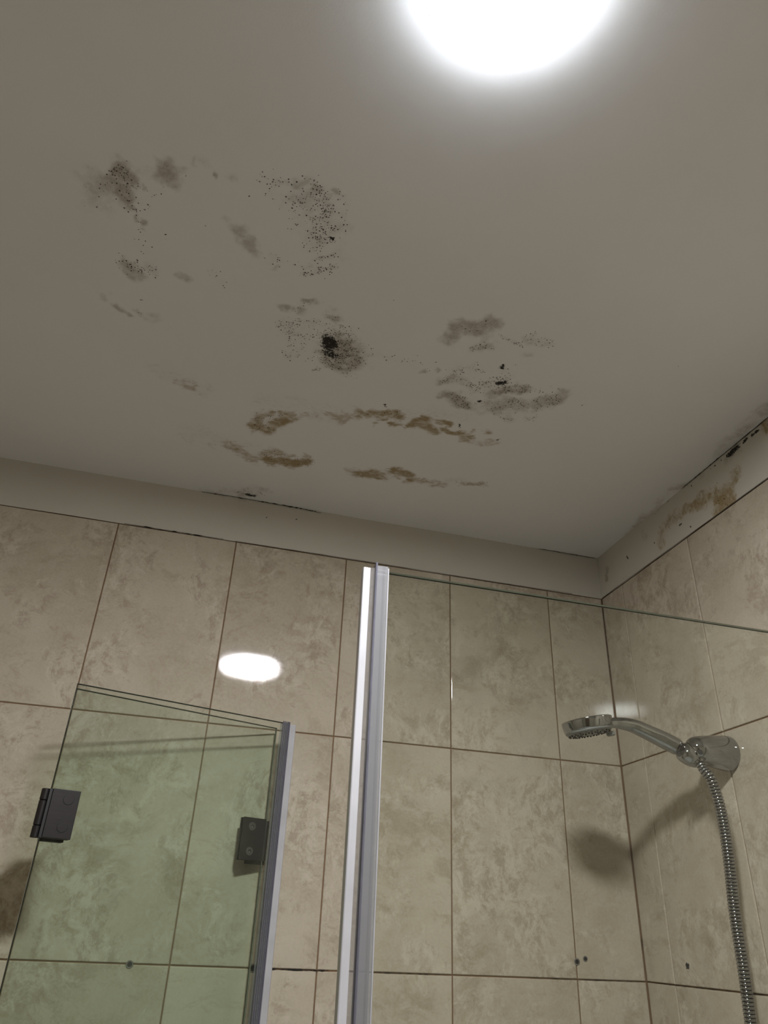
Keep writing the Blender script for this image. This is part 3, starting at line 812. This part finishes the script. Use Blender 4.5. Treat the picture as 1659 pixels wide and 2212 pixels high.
o = extrude_profile('seal_web', [(-0.0012, -0.0040), (-0.0074, -0.0034), (-0.0074, 0.0034), (-0.0012, 0.0040)], 0.0, 2.001, M['web'], seal)
o = extrude_profile('seal_bead', [(0.0125, -0.0056), (0.0133, -0.0062), (0.0139, -0.0050), (0.0133, -0.0041), (0.0125, -0.0042)], 0.0, 2.002, M['magnet'], seal)
strip = extrude_profile('magnetic_strip', [(-0.0072, -0.0062), (-0.0140, -0.0062), (-0.0150, -0.0052), (-0.0150, 0.0052), (-0.0140, 0.0062), (-0.0072, 0.0062)], 0.0, 1.9995, M['magnet'], seal, bevel=0.0006)
strip['label'] = 'white magnetic strip'

# folding door: two panes folded back flat against the back wall
door = empty('folding_shower_door', (-0.764, 0.0, 0))
tag(door, 'folding door of two green glass panes folded back on black hinges at left', 'shower door')
def on_line(a, b):
    a, b = Vector(a), Vector(b)
    d = b - a
    return a, math.atan2(d.y, d.x), d.length
# frames with local +x running from the joint at the left to the free / wall end at the right
Ba, Br, Bl = on_line((-1.122, -0.182), (-0.7495, -0.0630))
Ca, Cr, Cl = on_line((-1.126, -0.150), (-0.764, -0.017))
fB = empty('front_leaf', (Ba.x + 0.764, Ba.y, 0), Br, door)
fC = empty('rear_leaf', (Ca.x + 0.764, Ca.y, 0), Cr, door)
pane('glass_panel', Bl, 0.015, 2.0, M['door_pane'], fB)
pane('glass_panel', Cl, 0.015, 2.0, M['door_pane'], fC)
e = Bl
sl = extrude_profile('edge_seal', [(e - 0.0125, -0.0042), (e - 0.0125, -0.0056), (e - 0.009, -0.0052), (e - 0.0075, -0.006), (e - 0.006, -0.0052), (e - 0.003, -0.0052), (e - 0.002, -0.006), (e, -0.0050), (e + 0.0015, -0.0045),
      (e + 0.0015, 0.0045), (e - 0.0125, 0.0056), (e - 0.0125, 0.0042), (e - 0.0002, 0.0040), (e - 0.0002, -0.0040)], 0.012, 2.002, M['clip_dark'], fB)
sl['label'] = 'clear plastic edge seal'
st = extrude_profile('magnetic_strip', [(e + 0.0030, -0.0060), (e + 0.0135, -0.0075), (e + 0.0150, -0.0062), (e + 0.0150, 0.0060), (e + 0.0018, 0.0060), (e + 0.0018, -0.0045)], 0.012, 1.998, M['magnet'], fB, bevel=0.0005)
st['label'] = 'white magnetic strip'

for xr, wr in ((e - 0.0118, 0.0005), (e - 0.0085, 0.0007), (e - 0.0052, 0.0005), (e - 0.0015, 0.0011), (e + 0.0012, 0.0010)):
    extrude_profile('seal_rib', [(xr - wr, -0.0066), (xr + wr, -0.0066), (xr + wr, -0.0050), (xr - wr, -0.0050)], 0.012, 2.0015, M['lip'], sl)

def disc(bm, c, axis, r0, r1, d0, d1, n=36):
    lathe(bm, [(d0, r0), (d1, r1)], c, axis, n)

def plate(name, x0, x1, y0, y1, z0, z1, parent, bevel=0.0007):
    bm = bmesh.new(); box(bm, x0, x1, y0, y1, z0, z1)
    return link(name, bm, M['black'], parent, bevel=bevel)

# hinge that joins the two panes (plates, caps, barrel), in the frame of the front leaf
hz0, hz1 = 1.764, 1.834
plate('hinge_plate', 0.003, 0.0445, -0.0085, -0.0032, hz0, hz1, fB)
for z in (1.781, 1.8205):
    bm = bmesh.new(); lathe(bm, [(0, 0.0083), (0.0006, 0.0083), (0.0009, 0.0078)], (0.0285, -0.0085, z), (0, -1, 0), 40)
    link('hinge_cap', bm, M['black'], fB)
    bm = bmesh.new(); lathe(bm, [(0, 0.0090), (0.0002, 0.0090)], (0.0285, -0.0085, z), (0, -1, 0), 40)
    link('cap_ring', bm, M['dark'], fB)
plate('hinge_plate', 0.006, 0.044, 0.0032, 0.0075, hz0, hz1, fB)
plate('hinge_plate', 0.000, 0.036, -0.0075, -0.0032, hz0 - 0.002, hz1 - 0.002, fC)
plate('hinge_plate', 0.000, 0.036, 0.0032, 0.0075, hz0 - 0.002, hz1 - 0.002, fC)
bm = bmesh.new()
prof = []
for a_, b_ in ((hz0, hz0 + 0.0165), (hz0 + 0.0175, hz1 - 0.0175), (hz1 - 0.0165, hz1)):
    prof += [(a_, 0.0060), (a_ + 0.0004, 0.0066), (b_ - 0.0004, 0.0066), (b_, 0.0060), (b_ + .0001, 0.0052)]
lathe(bm, prof, (-0.0045, 0.008, 0), (0, 0, 1), 28)
link('hinge_barrel', bm, M['black'], fB)
bm = bmesh.new(); box(bm, -0.001, 0.006, -0.004, 0.018, hz0 + 0.0005, hz1 - 0.0005)
link('hinge_knuckle', bm, M['dark'], fB)

# hinge that holds the rear leaf on the wall
zz0, zz1 = 1.763, 1.833
plate('hinge_plate', 0.337, 0.3815, -0.0080, -0.0032, zz0, zz1, fC)
plate('hinge_plate', 0.337, 0.3815, 0.0032, 0.0075, zz0, zz1, fC)
for z in (1.7775, 1.8185):
    bm = bmesh.new(); lathe(bm, [(0, 0.0078), (0.0003, 0.0078)], (0.3545, -0.0080, z), (0, -1, 0), 40)
    link('screw_ring', bm, M['dark'], fC)
    bm = bmesh.new(); lathe(bm, [(0, 0.0068), (0.0006, 0.0068), (0.0009, 0.0064), (0.0009, 0.0030), (0.0004, 0.0026), (0.0004, 0.0)], (0.3545, -0.0080, z), (0, -1, 0), 40)
    s = link('screw_head', bm, M['screw'], fC)
    bm = bmesh.new(); lathe(bm, [(0, 0.0026), (0.0010, 0.0026)], (0.3545, -0.0080, z), (0, -1, 0), 6)
    link('screw_socket', bm, M['dark'], s)
    bm = bmesh.new(); lathe(bm, [(0.0008, 0.0012), (0.0016, 0.0009), (0.0018, 0.0002)], (0.3543, -0.0080, z - 0.0012), (0, -1, 0), 10)
    link('screw_glint', bm, M['alu'], s, smooth=True)
bm = bmesh.new(); lathe(bm, [(zz0 + .002, 0.0055), (zz1 - .002, 0.0055)], (0.3865, 0.002, 0), (0, 0, 1), 24)
link('hinge_pin', bm, M['dark'], fC)
wp = plate('wall_plate', -0.030, 0.006, -0.0055, -0.0003, zz0 - 0.004, zz1 - 0.004, door)
for z in (1.774, 1.818):
    bm = bmesh.new(); lathe(bm, [(0, 0.0050), (0.0006, 0.0050), (0.0007, 0.0025), (0.0002, 0.002)], (-0.0035, -0.0055, z), (0, -1, 0), 30)
    link('wall_screw', bm, M['screw'], wp)

# ------------------------------------------------------------------ shower bracket, hand shower, hose
br = empty('shower_bracket', (0, -0.345, 1.960))
tag(br, 'chrome cup-shaped wall bracket holding the hand shower on the right wall', 'bracket')
bm = bmesh.new()
prof = [(-0.0005, 0.0300), (0.004, 0.0308), (0.012, 0.0303), (0.025, 0.0288), (0.04, 0.0268), (0.055, 0.0244), (0.066, 0.0222), (0.074, 0.0192), (0.079, 0.0150), (0.082, 0.009), (0.083, 0.001)]
lathe(bm, prof, (0, 0, 0), (-1, 0, 0.03), 64)
link('bracket_body', bm, M['chrome'], br, smooth=True)
# swivel cup, tilted along the handle
hd = Vector((0.95, -0.06, -0.42)).normalized()
bm = bmesh.new()
c0 = Vector((-0.0905, 0.004, -0.004))
lathe(bm, [(-0.004, 0.0115), (-0.0035, 0.0150), (0.004, 0.0172), (0.012, 0.0180), (0.020, 0.0172), (0.028, 0.0150), (0.033, 0.0115), (0.035, 0.006)], c0, hd, 48)
link('swivel_cup', bm, M['chrome'], br, smooth=True)
bm = bmesh.new(); lathe(bm, [(0, 0.0042), (0.0006, 0.0042), (0.0010, 0.0036)], (-0.073, -0.0195, -0.0075), (-0.35, -0.93, -0.1), 28)
link('pivot_screw', bm, M['dark'], br)

hs = empty('hand_shower', (-0.25, -0.303, 1.993))
tag(hs, 'chrome hand shower with a round head, resting in the wall bracket', 'shower head')
tilt = math.radians(-11.5)
ax = Vector((math.sin(tilt) * 1.0, 0.0, math.cos(tilt)))       # head's axis, pointing up
ax = Vector((-0.200, -0.03, 0.979)).normalized()
HC = Vector((0, 0, 0))
bm = bmesh.new()
lathe(bm, [(-0.0085, 0.0405), (-0.0078, 0.0420), (-0.0060, 0.0430), (0.0040, 0.0444), (0.0088, 0.0448), (0.0098, 0.0445), (0.0102, 0.0436), (0.0112, 0.036), (0.0120, 0.022), (0.0123, 0.0)], HC, ax, 72)
head = link('shower_rose', bm, M['chrome'], hs, smooth=True)
bm = bmesh.new()
lathe(bm, [(0.0075, 0.0415), (0.0100, 0.0412), (0.0125, 0.0385), (0.0145, 0.033), (0.0150, 0.0)], HC, -ax, 64)
fp = link('face_plate', bm, M['grey_plastic'], hs, smooth=True)
fp['label'] = 'grey plastic spray face'
e1 = ax.cross(Vector((0, 1, 0))).normalized(); e2 = e1.cross(ax).normalized()
bm0 = bmesh.new(); lathe(bm0, [(0.0, 0.0018), (0.0018, 0.0015), (0.0022, 0.0009)], (0, 0, 0), -ax, 12)
noz0 = link('nozzle', bm0, M['dark'], fp, smooth=True)
noz0['label'] = 'dark rubber nozzle'
first = True
for rr, nn, dd in ((0.0355, 22, 0.0134), (0.028, 16, 0.0146), (0.018, 10, 0.0149)):
    for k in range(nn):
        a_ = 2 * math.pi * (k + 0.5 * (nn == 16)) / nn
        p = -ax * dd + e1 * rr * math.cos(a_) + e2 * rr * math.sin(a_)
        if first: o = noz0; first = False
        else:
            o = noz0.copy(); C.objects.link(o); o.parent = fp
        o.location = p
bm = bmesh.new()
lathe(bm, [(0.0, 0.0075), (0.006, 0.0075), (0.0075, 0.006)], Vector((0.036, -0.010, 0)) - ax * 0.0085, -ax, 24)
lv = link('spray_selector', bm, M['grey_plastic'], hs, smooth=False)
# handle
hp = catmull([(-0.212, -0.3105, 2.0000), (-0.194, -0.3125, 2.0015), (-0.165, -0.315, 1.9985), (-0.131, -0.318, 1.9865), (-0.106, -0.3215, 1.9760), (-0.0865, -0.325, 1.9665)], 8)
hp = [p - Vector(hs.location) for p in hp]
nh = len(hp)
rad = []
for i in range(nh):
    t = i / (nh - 1)
    rad.append(np.interp(t, [0, .15, .45, .75, .95, 1], [0.0082, 0.0092, 0.0128, 0.0148, 0.0148, 0.0138]))
bm = bmesh.new()
P = hp; rings = []
for i, p in enumerate(P):
    t_ = (P[min(i + 1, nh - 1)] - P[max(i - 1, 0)]).normalized()
    s1 = t_.cross(Vector((0, 1, 0))).normalized(); s2 = s1.cross(t_).normalized()
    vv = []
    for k in range(32):
        a_ = 2 * math.pi * k / 32
        rr = rad[i] * (1 - 0.10 * math.exp(-((math.degrees((a_ - math.radians(250) + math.pi) % (2 * math.pi) - math.pi)) / 16) ** 2))
        vv.append(bm.verts.new(p + s1 * rr * math.cos(a_) + s2 * rr * 1.08 * math.sin(a_)))
    rings.append(vv)
skin(bm, rings)
link('handle', bm, M['chrome'], hs, smooth=True)
bm = bmesh.new()
lathe(bm, [(-0.002, 0.0105), (0.003, 0.0100), (0.008, 0.0108), (0.012, 0.0108)], P[-1], hd, 32)
link('handle_collar', bm, M['dark'], hs, smooth=False)

# hose
hose = empty('shower_hose', (-0.07, -0.3546, 1.9366))
tag(hose, 'ribbed chrome shower hose hanging from the bracket down the right wall', 'hose')
pts = [(-0.070, -0.3500, 1.944), (-0.0675, -0.3580, 1.925), (-0.0615, -0.3650, 1.9085), (-0.052, -0.3620, 1.8752), (-0.045, -0.3559, 1.8331), (-0.040, -0.3459, 1.7783), (-0.036, -0.3345, 1.7251),
       (-0.033, -0.3276, 1.6797), (-0.030, -0.3227, 1.6295), (-0.028, -0.3153, 1.5619), (-0.027, -0.305, 1.45), (-0.028, -0.29, 1.3), (-0.032, -0.28, 1.1), (-0.04, -0.28, 0.95)]
fine = catmull(pts, 60)
L = [0.0]
for a_, b_ in zip(fine, fine[1:]): L.append(L[-1] + (b_ - a_).length)
pitch = 0.0052
N = int(L[-1] / pitch)
cps, rds = [], []
RF = ((0.0, 0.0070), (0.05, 0.0088), (0.12, 0.0092), (0.62, 0.0095), (0.76, 0.0088), (0.82, 0.0070))
fx = [[p[i] for p in fine] for i in range(3)]
def at(s): return Vector([float(np.interp(s, L, fx[i])) for i in range(3)])
for k in range(N):
    for f_, r_ in RF:
        cps.append(at((k + f_) * pitch) - Vector(hose.location)); rds.append(r_ * (0.80 + 0.20 * min(1, k / 8)))
bm = bmesh.new(); sweep(bm, cps, rds, 20, 1.0, (0, 1, 0.01))
bm.faces.ensure_lookup_table()
for i, f in enumerate(bm.faces):
    if (i // 20) % 6 in (0, 4, 5): f.material_index = 1
link('ribbed_hose', bm, [M['chrome'], M['dark']], hose, smooth=True)
bm = bmesh.new(); d0 = (at(0.02) - at(0.0)).normalized()
lathe(bm, [(-0.004, 0.0085), (0.006, 0.0095), (0.009, 0.0082)], at(0.0) - Vector(hose.location), d0, 24)
link('hose_nut', bm, M['chrome'], hose)

# ------------------------------------------------------------------ drilled holes and plugs
def wall_hole(loc, nrm, r, label, ringed=True, seed=1):
    h = empty('screw_hole', loc)
    tag(h, label, 'hole', 'old screw holes in the tiled walls')
    rnd = random.Random(seed)
    if ringed:
        bm = bmesh.new(); lathe(bm, [(-0.001, r * 1.7), (0.0006, r * 1.7), (0.0010, r * 1.45), (0.0008, r * 1.1), (-0.001, r * 1.1)], (0, 0, 0), nrm, 28)
        link('wall_plug', bm, M['plug'], h)
    n = Vector(nrm); s1 = n.cross(Vector((0, 0, 1))).normalized(); s2 = Vector((0, 0, 1))
    bm = bmesh.new(); k_ = 22
    rr = [r * (1.12 if ringed else rnd.uniform(0.75, 1.45)) for _ in range(k_)]
    a = [bm.verts.new(n * -0.001 + s1 * rr[k] * math.cos(6.2832 * k / k_) + s2 * rr[k] * math.sin(6.2832 * k / k_)) for k in range(k_)]
    b = [bm.verts.new(n * 0.0006 + s1 * rr[k] * .97 * math.cos(6.2832 * k / k_) + s2 * rr[k] * .97 * math.sin(6.2832 * k / k_)) for k in range(k_)]
    skin(bm, [a, b]); link('hole', bm, M['dark'], h)
wall_hole((-0.960, 0, 1.5995), NB, 0.0036, 'ringed screw hole in the grout line seen through both door panes')
wall_hole((-0.757, 0, 1.6000), NB, 0.0040, 'dark screw hole in the grout line right beside the folded door\'s wall edge', True)
wall_hole((-0.145, 0, 1.6285), NB, 0.0036, 'screw hole centred on the back wall vertical grout line nearest the corner', True)
wall_hole((-0.127, 0, 1.6340), NB, 0.0030, 'small screw hole in the tile face just right of that nearest grout line', True)
wall_hole((0, -0.137, 1.6310), NR, 0.0044, 'jagged chipped hole in the right wall tile left of the hose', False, 5)
